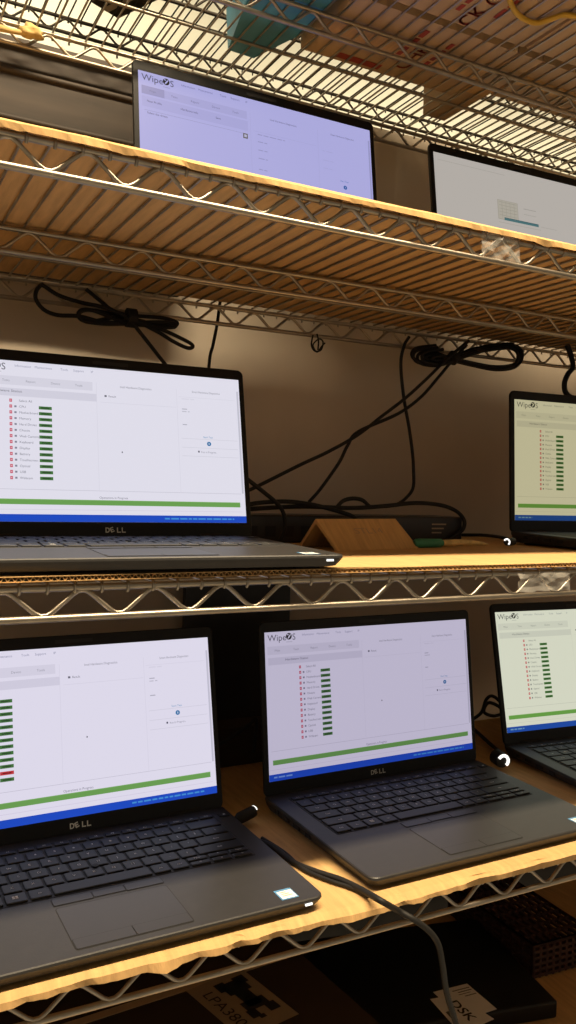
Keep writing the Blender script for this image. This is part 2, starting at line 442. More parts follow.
SM = {}
def smat(key, col, s):
    if key not in SM: SM[key] = emit('screen_'+key, lin(col), s)
    return SM[key]
WORDS = ['Select All', 'CPU', 'Motherboard', 'Memory', 'Hard Drives', 'Chassis', 'Web Camera', 'Keyboard', 'Display', 'Battery', 'Touchscreen', 'Optical', 'USB', 'Webcam']
def screen(n, tint, gain, parent, style='list', bad=None):
    def c(key, col): return smat(n+key, tuple(min(255, a*t) for a, t in zip(col, tint)), gain)
    X = lambda u: -SW/2+u*SW
    Yv = lambda v: BZ+SH*(1-v)
    base = MB(); base.quad(-SW/2, BZ, SW/2, BZ+SH, .0002, c('bg', (238, 236, 242)))
    so = base.build('screen', parent)
    mb = MB(); z1, z2, z3 = .00035, .0005, .00065
    def R(u0, v0, u1, v1, col, z=z1, key=None): mb.quad(X(u0), Yv(v1), X(u1), Yv(v0), z, c(key or str(col), col))
    grey, dk, mid, lt = (182, 182, 190), (98, 98, 106), (200, 199, 206), (226, 224, 231)
    def T(t, u, v, h, col, w=None, al='L'): text(mb, t, X(u), Yv(v)-h*.35, h, z3, c(str(col), col), None if w is None else w*SW, None, al)
    def dash(u, v, w, col=grey, h=.006):
        x = u
        while x < u+w:
            ww = min(random.uniform(.012, .03), u+w-x); R(x, v-h/2, x+ww, v+h/2, col, z2); x += ww+.005
    if style == 'install':
        R(.02, .055, .40, .058, (205, 203, 205)); R(.346, .279, .466, .445, (205, 202, 198)); R(.349, .284, .463, .44, (226, 224, 220), z2)
        for k in range(5): R(.355, .295+k*.028, .457, .298+k*.028, (188, 186, 184), z3)
        for k in range(4): R(.37+k*.024, .29, .372+k*.024, .435, (196, 194, 192), z3)
        R(.381, .425, .586, .448, (95, 150, 165), z3); R(.381, .425, .586, .43, (60, 110, 130), .0008)
        R(.50, .312, .575, .316, (180, 180, 180), z2); R(.50, .36, .575, .363, (196, 196, 196), z2); R(.60, .44, .70, .443, (200, 200, 200), z2)
        R(.346, .47, .60, .473, (205, 203, 200), z2)
        mb.build('screen_interface', so); return so
    T('Wipe', .012, .040, .0108, dk, .082)
    # round black and white emblem and the S
    cx, cy, rr = X(.1065), Yv(.036), .0040
    ring = [(cx+rr*cos(a), cy+rr*sin(a), z2) for a in [2*pi*k/20 for k in range(20)]]
    mb.poly(ring, c('inkdark', (25, 25, 28)))
    for (dx, dy, aa, bb, rot) in ((.0003, -.0004, .0032, .0009, .9), (-.0014, .0020, .0013, .0007, -.4), (.0018, .0016, .0009, .0006, .3)):
        mb.poly([(cx+dx+aa*cos(a)*cos(rot)-bb*sin(a)*sin(rot), cy+dy+aa*cos(a)*sin(rot)+bb*sin(a)*cos(rot), z3) for a in [2*pi*k/14 for k in range(14)]], c('bg', (238, 236, 242)))
    T('S', .121, .040, .0108, dk, .014); R(.094, .072, .121, .0765, mid)
    for u, t in ((.165, 'Information'), (.232, 'Maintenance'), (.320, 'Tools'), (.365, 'Support'), (.427, 'IP')): T(t, u, .031, .0036, (150, 152, 172))
    R(.010, .098, .432, .155, lt); 
    for u, t in ((.052, 'Wipe'), (.136, 'Tests'), (.218, 'Report'), (.302, 'Device'), (.383, 'Tools')):
        T(t, u, .127, .0036, (160, 160, 168), None, 'C')
    R(.445, .10, .4465, .80, lt); R(.745, .10, .7465, .80, lt)
    T('Intel Hardware Diagnostics', .59, .116, .0035, (142, 142, 150), .118, 'C'); T('Smart Hardware Diagnostics', .862, .111, .0035, (145, 145, 152), .112, 'C')
    if style == 'list':
        R(.012, .175, .445, .225, (222, 220, 228), z1); T('Hardware Status', .086, .193, .0038, (110, 110, 120), .102)
        for k, wd in enumerate(WORDS):
            v = .253+.037*k
            R(.1465, v-.010, .1555, v+.010, (212, 100, 116), z2, 'red'); R(.149, v-.003, .153, v+.003, (240, 190, 195), z3)
            if k: R(.1625, v-.006, .170, v+.006, (140, 140, 152), z2)
            T(wd, .178, v, .0036, (132, 132, 142))
            if k:
                col = (70, 120, 62) if k != bad else (200, 55, 60)
                R(.244, v-.0100, .288, v+.0100, col, z2); R(.252, v-.003, .280, v+.003, (40, 62, 40) if k != bad else (110, 25, 30), z3)
        R(.458, .225, .742, .228, lt); R(.474, .178, .482, .19, (110, 110, 120), z2); T('Result', .488, .184, .0034, (130, 130, 138))
        R(.753, .15, .98, .1525, lt); dash(.764, .165, .05, lt); dash(.764, .235, .02); dash(.764, .252, .03, mid); dash(.764, .342, .02)
        for v in (.435, .495, .553): R(.757, v, .982, v+.0025, (215, 214, 220))
        mb.poly([(X(.532)+.0008*cos(a), Yv(.549)+.0011*sin(a), z2) for a in (0, 1.2, 2.5, 3.7, 5)], c('d', dk))
        dv = .466
    else:
        R(.012, .098, .098, .155, (198, 196, 206), z2)
        R(.019, .198, .31, .200, lt); R(.012, .168, .435, .24, (228, 226, 234))
        T('New Profile', .03, .200, .0036, (120, 120, 130)); T('Hardware Info', .16, .200, .0036, (110, 110, 120)); T('Save', .30, .200, .0036, (120, 120, 130))
        R(.02, .262, .435, .2645, mid); T('Select the drives', .03, .28, .0036, (120, 120, 130))
        R(.413, .262, .432, .298, (120, 118, 80), z2); R(.417, .270, .428, .290, (245, 244, 225), z3)
        for v in (.247, .30, .36, .42, .5, .56): dash(.475, v, .12 if v < .26 else .04, mid)
        R(.458, .225, .742, .228, lt)
        for v in (.25, .32, .38): dash(.765, v, .05, lt)
        dv = .495
    T('Start Test', .862, dv-.045, .0030, (80, 150, 190), None, 'C')
    mb.poly([(X(.865)+.0026*cos(2*pi*k/16), Yv(dv)+.0026*sin(2*pi*k/16), z2) for k in range(16)], c('dot', (45, 120, 170)))
    R(.8635, dv-.006, .8665, dv+.006, (230, 236, 242), z3)
    R(.820, dv+.05, .826, dv+.062, (80, 80, 95), z2); T('Run in Progress', .832, dv+.058, .0032, (150, 150, 160), .06)
    R(.012, .802, .985, .8045, (200, 198, 206))
    T('Operations in Progress', .445, .846, .0036, (130, 130, 140), .102)
    R(.018, .862, .978, .895, (112, 168, 84), z1, 'bar'); R(.018, .862, .978, .866, (130, 184, 100), z2)
    R(0, .925, .985, .927, (214, 206, 222))
    R(0, .955, 1, 1, (28, 78, 196), z1, 'task'); dash(.02, .976, .08, (120, 160, 220), .010)
    dash(.68, .976, .27, (70, 150, 215), .010)
    R(.988, .085, .995, .80, (205, 204, 212))
    mb.build('screen_interface', so); return so

LAPS = {
 'L1': (.4407, .8956, 'A', -.4, 98.3, (.79, .79, 1.0), .80, 'drives', None, False, 'laptop on the upper shelf at left showing a lavender screen without green buttons'),
 'L2': (.8602, .8995, 'A', -1.7, 98.4, (.83, .81, .76), .78, 'install', None, False, 'laptop on the upper shelf at right with nearly blank grey screen and one blue bar'),
 'L3': (.2449, .8335, 'B', -2.1, 101.8, (.97, .97, 1.0), .92, 'list', None, True, 'open laptop on the middle shelf at left, beside the folded cardboard tent'),
 'L4': (1.0009, .8891, 'B', -4.3, 93.1, (.86, .84, .66), .78, 'list', None, False, 'yellowish-screened laptop at the right end of the middle shelf'),
 'L5': (.2193, .8518, 'C', 1.0, 102.1, (.96, .95, 1.0), .92, 'list', 12, True, 'lower shelf laptop at left with one red button in its green list'),
 'L6': (.5977, .8639, 'C', .8, 97.3, (.82, .80, .88), .88, 'list', None, True, 'lower shelf laptop in the middle, between two other open laptops'),
 'L7': (1.0030, .8892, 'C', -5.0, 102.5, (.93, .95, .84), .88, 'list', None, True, 'lower shelf laptop at right, cut off by the picture edge'),
}
for n, (x, y, s, th, ph, tint, gain, style, bad, keys, label) in LAPS.items():
    o = empty('laptop', (x, y, CT[s]+.0002), radians(th)); tag(o, label, 'laptop', 'laptops running on the wire rack')
    if n == 'L3': o.scale = (.94, .94, .94)      # a smaller model than the others
    link('base', D['base'], o)
    deck = dict(location=(0, 0, .018), rot=(BETA, 0, 0))
    def on_deck(nm, me, par=None):
        p = link(nm, me, par or o)
        if par is None: p.location = (0, 0, .018); p.rotation_euler = (BETA, 0, 0)
        return p
    kb = on_deck('keyboard', D['plate'])
    if keys:
        for kx, ky, kw, kh, t in KEYS:
            k = link('key', key_data(kw, kh), kb); k.location = (kx, ky, .0003)
        link('key_legends', D['legends'], kb)
        link('pointing_stick', D['stick'], kb)
    on_deck('touchpad', D['pad'])
    for bd in BT: on_deck('touchpad_button', bd)
    on_deck('spec_sticker', D['sticker']); on_deck('power_button', D['power'])
    tag(link('status_light', D['led'], o), 'small glowing white light')
    lid = link('lid', D['lid'], o); lid.location = (0, 0, .018); lid.rotation_euler = (pi-radians(ph), 0, 0)
    link('logo', D['logo'], lid)
    for sx in (-1, 1):
        h = MB(); h.tube([(sx*.115-.018, .0035, .0175), (sx*.115+.018, .0035, .0175)], .0048, M['lid'], 12); h.build('hinge', o)
    sp = link('screen_holder', bpy.data.meshes.new('x')) if False else None
    so = screen(n, tint, gain, o, style, bad)
    so.location = (0, 0, .018); so.rotation_euler = (pi-radians(ph), 0, 0)

# ------------------------------------------------------------------ things on the middle shelf
zB = CT['B']
t = MB()
lf, rf = Vector((.501, .818, zB)), Vector((.636, .845, zB))
dirx = (rf-lf).normalized(); nrm = Vector((-dirx.y, dirx.x, 0))
hh, hb, L, th = .0355, .036, (rf-lf).length, .0032
prof = [(0, 0), (hb, hh), (2*hb, 0), (2*hb-.005, 0), (hb, hh-.0055), (.005, 0)]
ends = []
for s_ in (0, L):
    ends.append([lf + dirx*(s_ + (-.004 if s_ == 0 else -.006)*q[1]/hh) + nrm*q[0] + Vector((0, 0, q[1]+.0002)) for q in prof])
vs = ends[0]+ends[1]; nP = len(prof)
fs = [(k, (k+1) % nP, nP+(k+1) % nP, nP+k) for k in range(nP)]
t.add(vs, fs+[(0, 5, 4, 1), (1, 4, 3, 2), (nP, nP+1, nP+4, nP+5), (nP+1, nP+2, nP+3, nP+4)], M['card'])
tent = t.build('cardboard_tent_card'); tag(tent, 'folded cardboard tent card with faint handwriting standing on the middle shelf', 'sign')
w = MB()
ex = dirx; ey = (nrm*hb + Vector((0, 0, hh))).normalized(); ez = ex.cross(ey)
T = Matrix(((ex.x, ey.x, ez.x, lf.x), (ex.y, ey.y, ez.y, lf.y), (ex.z, ey.z, ez.z, lf.z), (0, 0, 0, 1)))
text(w, 'STL14', .045, .026, .013, .0006, mat('pencil', (.40, .28, .165), .8), .048, T)
w.build('handwriting', tent)

# long black box behind the tent card
bx = bevel_box('electronics_box', (.36, .075, .036), .003, M['boxblack']); bx.location = (.618, .997, zB+.0183); bx.rotation_euler = (0, 0, radians(-1))
tag(bx, 'long flat black electronics box lying behind the cardboard tent card', 'electronics box')
f = MB()
for k in range(9): f.box((-.165+k*.026, -.0382, -.010), (-.150+k*.026, -.0374, .004), M['seam'])
f.build('port', bx)
f = MB(); 
for k in range(3): f.box((.125, -.0380, .006-.006*k), (.150-.004*k, -.0374, .008-.006*k), M['foam'])
f.build('printed_text', bx)

tl = empty('hand_tool', (.628, .850, zB+.0062)); tl.rotation_euler = (0, 0, radians(-4)); tag(tl, 'small green-handled hand tool with a golden tapering tip on the middle shelf', 'tool')
h = MB(); h.tube([(.004, 0, 0), (.006, 0, 0), (.012, 0, 0), (.03, 0, 0), (.044, 0, 0), (.047, 0, 0)], .006, M['green'], 14, True, [.0035, .0055, .006, .0058, .0055, .0035])
h.build('handle', tl)
h = MB(); h.tube([(.047, 0, 0), (.055, 0, 0), (.075, 0, .0006), (.095, 0, .0002), (.108, 0, -.001), (.118, 0, -.002)], .004, M['gold'], 12, True, [.0042, .0046, .0044, .0034, .0024, .0007])
h.build('tip', tl)

# ------------------------------------------------------------------ cables
def cable(pts, label, r=.0027, name='cable', group=None, closed=False):
    mb = MB(); mb.tube(spline(pts, 8), r, M['black'], 8)
    o = mb.build(name); tag(o, label, 'cable', group); return o
def P(lst, y): return [aty(u, v, y) for u, v in lst]
# hanging bundle at upper left
lb = empty('cable_bundle', aty(115, 318, 1.055)); tag(lb, 'tied black cable bundle hanging from the shelf above the left middle laptop', 'cable bundle')
def sub(parent, nm, pts, r):
    mb = MB(); inv = Vector(parent.location); mb.tube([p-inv for p in spline(pts, 8)], r, M['black'], 8); return mb.build(nm, parent)
z4 = lambda q, o=(20, 270), s=2.88: (q[0]/s+o[0], q[1]/s+o[1])
sub(lb, 'loop', P([z4(q) for q in ((62, 42), (48, 58), (46, 85), (70, 115), (110, 130), (170, 133), (240, 150), (320, 152), (400, 150), (445, 155), (440, 165), (380, 162), (300, 150), (215, 118), (180, 115), (168, 128), (182, 146), (240, 155), (300, 155))], 1.055), .0026)
sub(lb, 'loop', P([z4(q) for q in ((180, 140), (170, 125), (195, 115), (260, 125), (330, 132), (410, 138), (450, 150), (445, 160), (400, 160), (340, 145), (270, 138), (200, 150), (178, 142))], 1.061), .0026)
sub(lb, 'loop', P([z4(q) for q in ((300, 130), (360, 155), (410, 172), (460, 195), (492, 212), (497, 222), (480, 224), (440, 205), (400, 180), (340, 150), (300, 140))], 1.050), .0026)
sub(lb, 'lead', P([z4(q) for q in ((60, 40), (110, 72), (170, 92), (250, 110), (310, 140), (350, 185), (405, 255), (430, 285))], 1.047), .0026)
sub(lb, 'lead', P([z4(q) for q in ((190, 55), (230, 88), (265, 115), (320, 135))], 1.066), .0026)
t = MB(); inv = Vector(lb.location); c0 = aty(131, 318, 1.055)-inv
t.tube([c0+Vector((-.006, 0, 0)), c0+Vector((.006, 0, 0))], .0125, M['black'], 12); t.build('tie', lb)
cable([aty(220.5, 299, 1.083), aty(219.5, 306, 1.0855)]+P([(217, 325), (213, 345), (209, 366), (206, 440), (203, 500)], 1.0855)+[atz(200, 545, CT['B']+.0026)], 'single black cable hanging down behind the left middle laptop', .0024)

rb = empty('cable_bundle', aty(465, 356, 1.055)); tag(rb, 'coiled black cable bundle hanging beside the right middle laptop', 'cable bundle')
z5 = lambda q: (q[0]/2.4+300, q[1]/2.4+320)
for k, (yy, dx, dy, sc_) in enumerate(((1.050, 0, 0, 1), (1.056, 3, 4, .95), (1.062, -4, -5, 1.0), (1.046, 5, 2, .88))):
    pts = [(330, 66), (285, 72), (272, 86), (284, 102), (325, 106), (370, 92), (430, 72), (500, 62), (530, 72), (532, 95), (515, 112), (470, 117), (410, 106), (355, 92), (328, 84), (300, 88), (310, 96), (340, 92)]
    sub(rb, 'loop', P([z5(((q[0]-400)*sc_+400+dx, (q[1]-88)*sc_+88+dy)) for q in pts], yy), .0026)
sub(rb, 'lead', P([z5(q) for q in ((405, 50), (380, 70), (350, 96), (300, 145), (250, 190), (195, 232), (140, 275), (70, 315), (0, 348))] + [(262, 484), (247, 491), (238, 494)], 1.043), .0026)
sub(rb, 'lead', P([z5(q) for q in ((400, 60), (365, 98), (330, 140), (290, 185), (235, 225), (140, 268), (115, 300), (95, 340), (65, 384))] + [(318, 492), (309, 502)], 1.05), .0026)
t = MB(); inv = Vector(rb.location); c0 = aty(453, 358, 1.052)-inv
t.tube([c0+Vector((-.004, 0, -.004)), c0+Vector((.004, 0, .004))], .0105, M['black'], 12); t.build('tie', rb)
cable(P([z5((262, 40)), z5((250, 62)), z5((242, 105)), z5((249, 185)), z5((262, 260)), z5((270, 320)), (413.5, 470), (413, 488), (405, 499), (396, 505)], 1.066), 'black cable dropping straight down the back wall from shelf to desk', .0026)
# cables lying over the black box
cable(P([(236, 510), (265, 508), (304, 506.5), (350, 508), (385, 506), (415, 503), (440, 505), (456, 511), (464, 520), (463, 529), (456, 535)], .950)+[aty(448, 541, .952)], 'black cable lying along the black electronics box and curling over its right end', .0029)
cable(P([(238, 507), (258, 503), (285, 501.5), (309, 504), (330, 509), (352, 516), (362, 524)], .938), 'black cable sagging across the electronics box down behind the tent card', .0028)
cable(P([(337, 507), (343, 501), (352, 498.5), (362, 500), (369, 506)], .96), 'short black cable arch just above the tent card', .0028)
cable(P([(247, 479), (261, 490), (275.5, 502), (283, 512), (285, 525), (281.5, 538), (275, 545)], .935), 'black cable looping down just right of the left middle laptop screen', .0028)
ch = empty('charger_cable', aty(507, 543, .80)); tag(ch, 'black charger cable with glowing ring plug left of the right middle laptop', 'charger cable', 'charger cables')
def plug(parent, p, d, r, Lp):
    inv = Vector(parent.location); d = d.normalized(); b = MB()
    b.tube([p-inv, p+d*Lp*.15-inv, p+d*Lp*.8-inv, p+d*Lp-inv], r, M['black'], 16, True, [r*.9, r, r, r*.6]); b.build('plug', parent)
    g = MB(); a = d.orthogonal().normalized(); a = (Vector((0, 0, 1))-d*d.z).normalized() if abs(d.z) < .9 else a; b2 = d.cross(a)
    pts = [p - d*.0006 - inv + (a*cos(t)+b2*sin(t))*r*.72 for t in [radians(-60+ 200*k/16) for k in range(17)]]
    g.tube(pts, r*.20, M['led'], 8); g.build('light_ring', parent)
pl = Vector((.800, .865, zB+.0105))
plug(ch, atz(506, 543, zB+.0085) if False else aty(507, 542, .815), Vector((.9, .42, .0)), .0052, .024)
sub(ch, 'lead', [aty(462, 535, .955), aty(480, 535, .93), aty(496, 536.5, .90), aty(508, 539, .87), aty(514, 541.5, .84)], .0024)

c5 = empty('charger_cable', atz(246, 815, CT['C'])); tag(c5, 'black charger cable running between two lower laptops and hanging over the shelf edge', 'charger cable', 'charger cables')
pz = CT['C']+.0095
p5 = atz(254, 811, pz+.004)
plug(c5, p5, (atz(236, 820, pz)-p5), .0066, (atz(236, 820, pz)-p5).length)
zc = CT['C']+.0028
lead5 = [atz(236, 820, pz), atz(238, 832, zc+.004), atz(252, 839, zc), atz(273, 847, zc), atz(292.5, 862, zc), atz(317, 872, zc), atz(340, 879.5, zc+.001), atz(360, 889, zc+.002), atz(382, 901.5, zc+.0045), aty(398, 910.5, .622), aty(413, 919, .614), aty(428, 930, .611), aty(438, 944, .612), aty(442.5, 965, .612), aty(447, 994, .61), aty(457, 1026, .61), aty(470, 1070, .61)]
sub(c5, 'lead', lead5, .0030)
c5b = cable([atz(262, 838, zc), atz(285, 853, zc), atz(303, 869, zc), atz(328, 880, zc), atz(352, 888, zc), atz(368, 896, zc)], 'second thin black cable lying beside the charger cable between lower laptops', .0020)
c6 = empty('charger_cable', atz(502, 761, CT['C'])); tag(c6, 'black charger cable with glowing ring plug between the middle and right lower laptops', 'charger cable', 'charger cables')
p6 = aty(503, 761, .850)
plug(c6, p6, Vector((.2, 1, .05)), .0105, .022)
sub(c6, 'lead', [aty(503, 760, .868), aty(499, 752, .90), aty(488, 742, .95), aty(476, 731, 1.0), aty(466, 722, 1.04)], .0028)
cable([aty(468, 722, 1.06)]+P([(481, 713), (486, 700), (492, 696), (500, 702), (503, 712), (494, 716), (484, 712), (488, 703), (498, 706), (508, 716)], 1.06), 'small black cable coil behind the gap between the lower middle and right laptops', .0028)
cable(P([(216, 747), (232, 737), (250, 724), (256, 719), (256, 730), (254.5, 742), (254, 752)], .985), 'bent black cable behind the gap between the lower left and middle laptops', .0026)
cable(P([(567, 345), (571, 356), (573, 367), (568, 374), (564.5, 383), (566, 393), (574, 398), (584, 396)], 1.02), 'thick black cable loop hanging at far right behind the yellowish laptop', .0044)
# small tie loop on the back rail
tie = MB(); q0 = aty(317, 342, 1.07)
tie.tube(spline([aty(313, 335, 1.07), aty(311.5, 345, 1.068), aty(315, 351, 1.066), aty(321, 350, 1.066), aty(323, 342, 1.068), aty(319, 339, 1.07), aty(313, 345, 1.069), aty(317, 352, 1.066), aty(322, 346, 1.068), aty(325, 343, 1.068)], 6), .0012, M['black'], 6)
tie.tube(spline([aty(317, 334, 1.07), aty(318.5, 341, 1.067), aty(318, 350, 1.067)], 6), .0012, M['black'], 6)
tag(tie.build('cable_tie'), 'small black twist tie hanging from the back rail of the shelf', 'cable tie')

# low box and black case at the back of the lower shelf
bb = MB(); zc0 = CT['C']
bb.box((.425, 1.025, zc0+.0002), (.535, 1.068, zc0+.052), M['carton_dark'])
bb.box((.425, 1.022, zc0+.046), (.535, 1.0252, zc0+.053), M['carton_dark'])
tag(bb.build('cardboard_box'), 'low brown cardboard box behind the gap between lower left and middle laptops', 'box')

# clear tape remains on the rails
def film(lst, y, label, seed):
    rnd = random.Random(seed); mb = MB(); n = 9; vs = []
    (u0, v0), (u1, v1) = lst
    for i in range(n):
        for j in range(5):
            p = aty(u0+(u1-u0)*i/(n-1), v0+(v1-v0)*j/4 + (u1-u0)*i/(n-1)*(.2 if v0 < 300 else -.03), y) + Vector((0, rnd.uniform(-.0025, .0025), rnd.uniform(-.0008, .0008)))
            vs.append(p)
    o_ = len(vs); vs += [p+Vector((0, .0002, 0)) for p in vs]
    fs = [(i*5+j, i*5+j+1, i*5+j+6, i*5+j+5) for i in range(n-1) for j in range(4)]
    fs += [tuple(reversed([o_+k for k in f])) for f in fs]
    mb.add(vs, fs, M['film']); tag(mb.build('clear_tape'), label, 'tape')
film(((482, 230), (520, 256)), .6315, 'crumpled clear tape stuck on the front rail under the upper right laptop', 1)
film(((519, 574), (571, 592)), .6315, 'crumpled clear tape stuck on the front edge of the middle shelf at right', 2)

# ------------------------------------------------------------------ upper shelf extras
db = MB(); db.box((.02, 1.098, CT['A']+.002), (.405, 1.106, .558), M['shadeboard'])  # added panel; its dark colour stands in for shade on the wall
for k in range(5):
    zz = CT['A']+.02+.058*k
    db.tube([(.02, 1.0975, zz), (.405, 1.0975, zz)], .004, M['shadeboard'], 8)
tag(db.build('shade_panel'), 'added ribbed panel, coloured dark for wall shade, at the back left of the upper laptops', 'panel')

zz = ZT['Z']+.0056
def carton(x0, x1, y0, y1, h, m, label, name='cardboard_box', cat='box', rz=0, flaps=True):
    o = empty(name, ((x0+x1)/2, (y0+y1)/2, zz), rz); tag(o, label, cat)
    w, d = (x1-x0)/2, (y1-y0)/2
    b = MB(); b.box((-w, -d, .0004), (w, d, h), m); b.box((-w, -.012, -.0001), (w, .012, .0005), M['card'])
    b.build('box_body', o)
    return o
cb1 = carton(.512, .752, .560, .813, .16, M['carton'], 'cardboard box with red CK CO lettering, bottom seen through the topmost shelf')
cb2 = carton(.512, .756, .826, .960, .24, M['carton'], 'cardboard box with red lettering just behind the one reading CK CO')  # height raised out of view to keep lamp light off the wall
def under(parent, t, x, y, size, m, w=None):
    # baseline runs towards -Y, letters' tops towards -X, read from below
    mb = MB(); loc = parent.location
    T = Matrix(((0, -1, 0, x-loc.x), (-1, 0, 0, y-loc.y), (0, 0, -1, -.0006), (0, 0, 0, 1)))
    for k in range(2): text(mb, t, k*.0007, k*.0004, size, 0, m, w, T)
    return mb.build('red_lettering', parent)
def stripes(parent, lst):
    loc = parent.location
    for x, y0, y1, w in lst:
        y = y0; mb = MB()
        while y > y1:
            L = random.uniform(.008, .02); mb.box((x-w/2-loc.x, y-L-loc.y, -.0006), (x+w/2-loc.x, y-loc.y, -.0003), M['red']); y -= L+.004
        mb.build('small_print', parent)
under(cb1, 'CK CO', .662, .812, .030, M['red'], .092)
stripes(cb1, [(.628, .79, .71, .006), (.676, .78, .70, .005)])
under(cb2, 'CHE', .657, .935, .030, M['red'], .06); stripes(cb2, [(.626, .92, .84, .007), (.672, .92, .85, .006)])
mb = MB(); loc = cb2.location; mb.box((.560-loc.x, .940-loc.y, -.0006), (.625-loc.x, .952-loc.y, -.0003), M['red']); mb.build('red_band', cb2)
carton(.758, .99, .560, .813, .14, M['carton'], 'plain cardboard box at right on the topmost shelf, nearest the front')
carton(.760, .800, .826, 1.030, .20, M['carton'], 'narrow light cardboard box on the topmost shelf behind the plain ones')  # upper part, out of view, raised to block the lamp
carton(.803, .975, .826, .930, .24, M['carton'], 'plain cardboard box at right on the topmost shelf, behind the nearest one')  # also made taller out of view to shade the wall
carton(.995, 1.35, .560, .800, .12, M['carton'], 'cardboard box at the far right end of the topmost shelf')
tb = empty('storage_bin', (.43, .93, zz)); tag(tb, 'teal plastic bin lying on the topmost shelf, seen through its wires', 'bin')
b = MB(); b.add([(.002, .080, .0003), (.040, .082, .0003), (.066, 0, .0003), (.066, -.27, .0003), (-.030, -.27, .0003), (-.028, -.05, .0003)] + [(-.003, .086, .11), (.046, .088, .11), (.072, 0, .11), (.072, -.275, .11), (-.035, -.275, .11), (-.034, -.05, .11)],
    [(5, 4, 3, 2, 1, 0), (6, 7, 8, 9, 10, 11)] + [(k, (k+1) % 6, 6+(k+1) % 6, 6+k) for k in range(6)], M['teal']); b.build('bin_body', tb)
b = MB(); b.add([(-.008, .091, .105), (.052, .094, .105), (.078, 0, .105), (.078, -.28, .105), (-.040, -.28, .105), (-.040, -.05, .105)] + [(-.008, .091, .114), (.052, .094, .114), (.078, 0, .114), (.078, -.28, .114), (-.040, -.28, .114), (-.040, -.05, .114)],
    [(5, 4, 3, 2, 1, 0), (6, 7, 8, 9, 10, 11)] + [(k, (k+1) % 6, 6+(k+1) % 6, 6+k) for k in range(6)], M['teal']); b.build('rim', tb)
ys = MB(); ys.tube(spline([atz(505, -30, zz-.006), atz(509, -5, zz-.006), atz(512, 6, zz-.006), atz(521, 17, zz-.006), atz(536, 23, zz-.006), atz(551, 19, zz-.006), atz(565, 15, zz-.006), atz(585, 18, zz-.006), atz(600, 18, zz-.006)], 8), .0032, M['yellow'], 8)
tag(ys.build('yellow_cord'), 'yellow cord tied under the topmost shelf at far right', 'cord')
kn = empty('tan_strap', aty(32, 32, 1.066)); tag(kn, 'knotted tan cloth strap tied on the back rail at upper left', 'strap')
bm = bmesh.new(); bmesh.ops.create_icosphere(bm, subdivisions=3, radius=1)
for v in bm.verts:
    v.co = Vector((v.co.x*.014, v.co.y*.009, v.co.z*.0085))*(1+.16*sin(v.co.x*5+v.co.z*4)+.10*sin(v.co.z*9))
me = bpy.data.meshes.new('knot'); bm.to_mesh(me); bm.free(); me.materials.append(M['tan'])
for p in me.polygons: p.use_smooth = True
link('knot', me, kn)
b = MB(); inv = Vector(kn.location)
b.tube([aty(24, 33, 1.066)-inv, aty(12, 31, 1.066)-inv, aty(0, 28, 1.066)-inv, aty(-20, 22, 1.066)-inv], .0042, M['tan'], 10, True, [.0035, .003, .0042, .005]); b.build('tail', kn)
dk = empty('cardboard_box', aty(110, 10, 1.30)); dk.location = (.372, 1.315, .7606); dk.rotation_euler = (0, 0, radians(25)); tag(dk, 'dark brown box on the second rack, seen high at upper left', 'box')
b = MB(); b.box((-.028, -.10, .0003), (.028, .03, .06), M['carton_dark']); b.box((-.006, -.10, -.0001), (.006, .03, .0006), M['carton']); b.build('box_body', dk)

# ------------------------------------------------------------------ lowest shelf
zD = CT['D']
for (xa, xb, zt__, lbl) in ((.43, .60, -.105, 'tall black board added to darken the gap between lower left and middle laptops'), (-.10, .425, -.43, 'low black board added as shade behind the dark carton'), (.605, 1.75, -.43, 'shorter black board added as shade behind the lowest shelf')):
    bo = bevel_box('shade_filler_board', (xb-xa, .012, zt__-FLOOR), .002, M['boxblack']); bo.location = ((xa+xb)/2, 1.120, (zt__+FLOOR)/2); tag(bo, lbl, 'board')  # boards added; their black stands in for shade behind the shelves
ct = empty('carton', (.445, .915, zD), radians(4)); tag(ct, 'dark carton with printed picture label on the lowest shelf at left', 'carton')
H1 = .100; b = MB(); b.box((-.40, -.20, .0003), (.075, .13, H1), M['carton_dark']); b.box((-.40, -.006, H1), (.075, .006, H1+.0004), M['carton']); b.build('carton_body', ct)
lab = MB(); zz1 = zD+H1+.0006
q = [atz(u, v, zz1) for u, v in ((186, 991), (241, 968), (299, 1014), (243, 1040))]
inv = Vector(ct.location); R_ = Matrix.Rotation(-radians(4), 4, 'Z')
ql = [R_ @ (p-inv) for p in q]
lab.add(ql, [(0, 3, 2, 1)], M['foam']); 
def bil(s_, t_, dz=.0003):
    return ql[0]*(1-s_)*(1-t_)+ql[1]*s_*(1-t_)+ql[2]*s_*t_+ql[3]*(1-s_)*t_ + Vector((0, 0, dz))
lo = lab.build('label', ct)
pic = MB()
def blob(s0, t0, s1, t1): pic.add([bil(s0, t0), bil(s1, t0), bil(s1, t1), bil(s0, t1)], [(0, 3, 2, 1)], M['ink'])
for a in ((.45, .14, .84, .36), (.38, .10, .55, .26), (.70, .10, .90, .24), (.52, .36, .76, .62), (.44, .52, .84, .68), (.40, .66, .56, .80), (.72, .66, .90, .80), (.50, .78, .60, .84), (.62, .30, .70, .5)): blob(*a)
e1 = bil(.13, .16)-bil(.13, .86); e1n = -e1.normalized(); e2n = (bil(1, .5)-bil(0, .5)).normalized()
T = Matrix(((e1n.x, e2n.x, 0, bil(.12, .16).x), (e1n.y, e2n.y, 0, bil(.12, .16).y), (e1n.z, e2n.z, 1, bil(.12, .16).z), (0, 0, 0, 1)))
text(pic, 'LPA380', 0, 0, .020, .0001, M['ink'], e1.length*.95, T)
pic.build('printed_picture', lo)

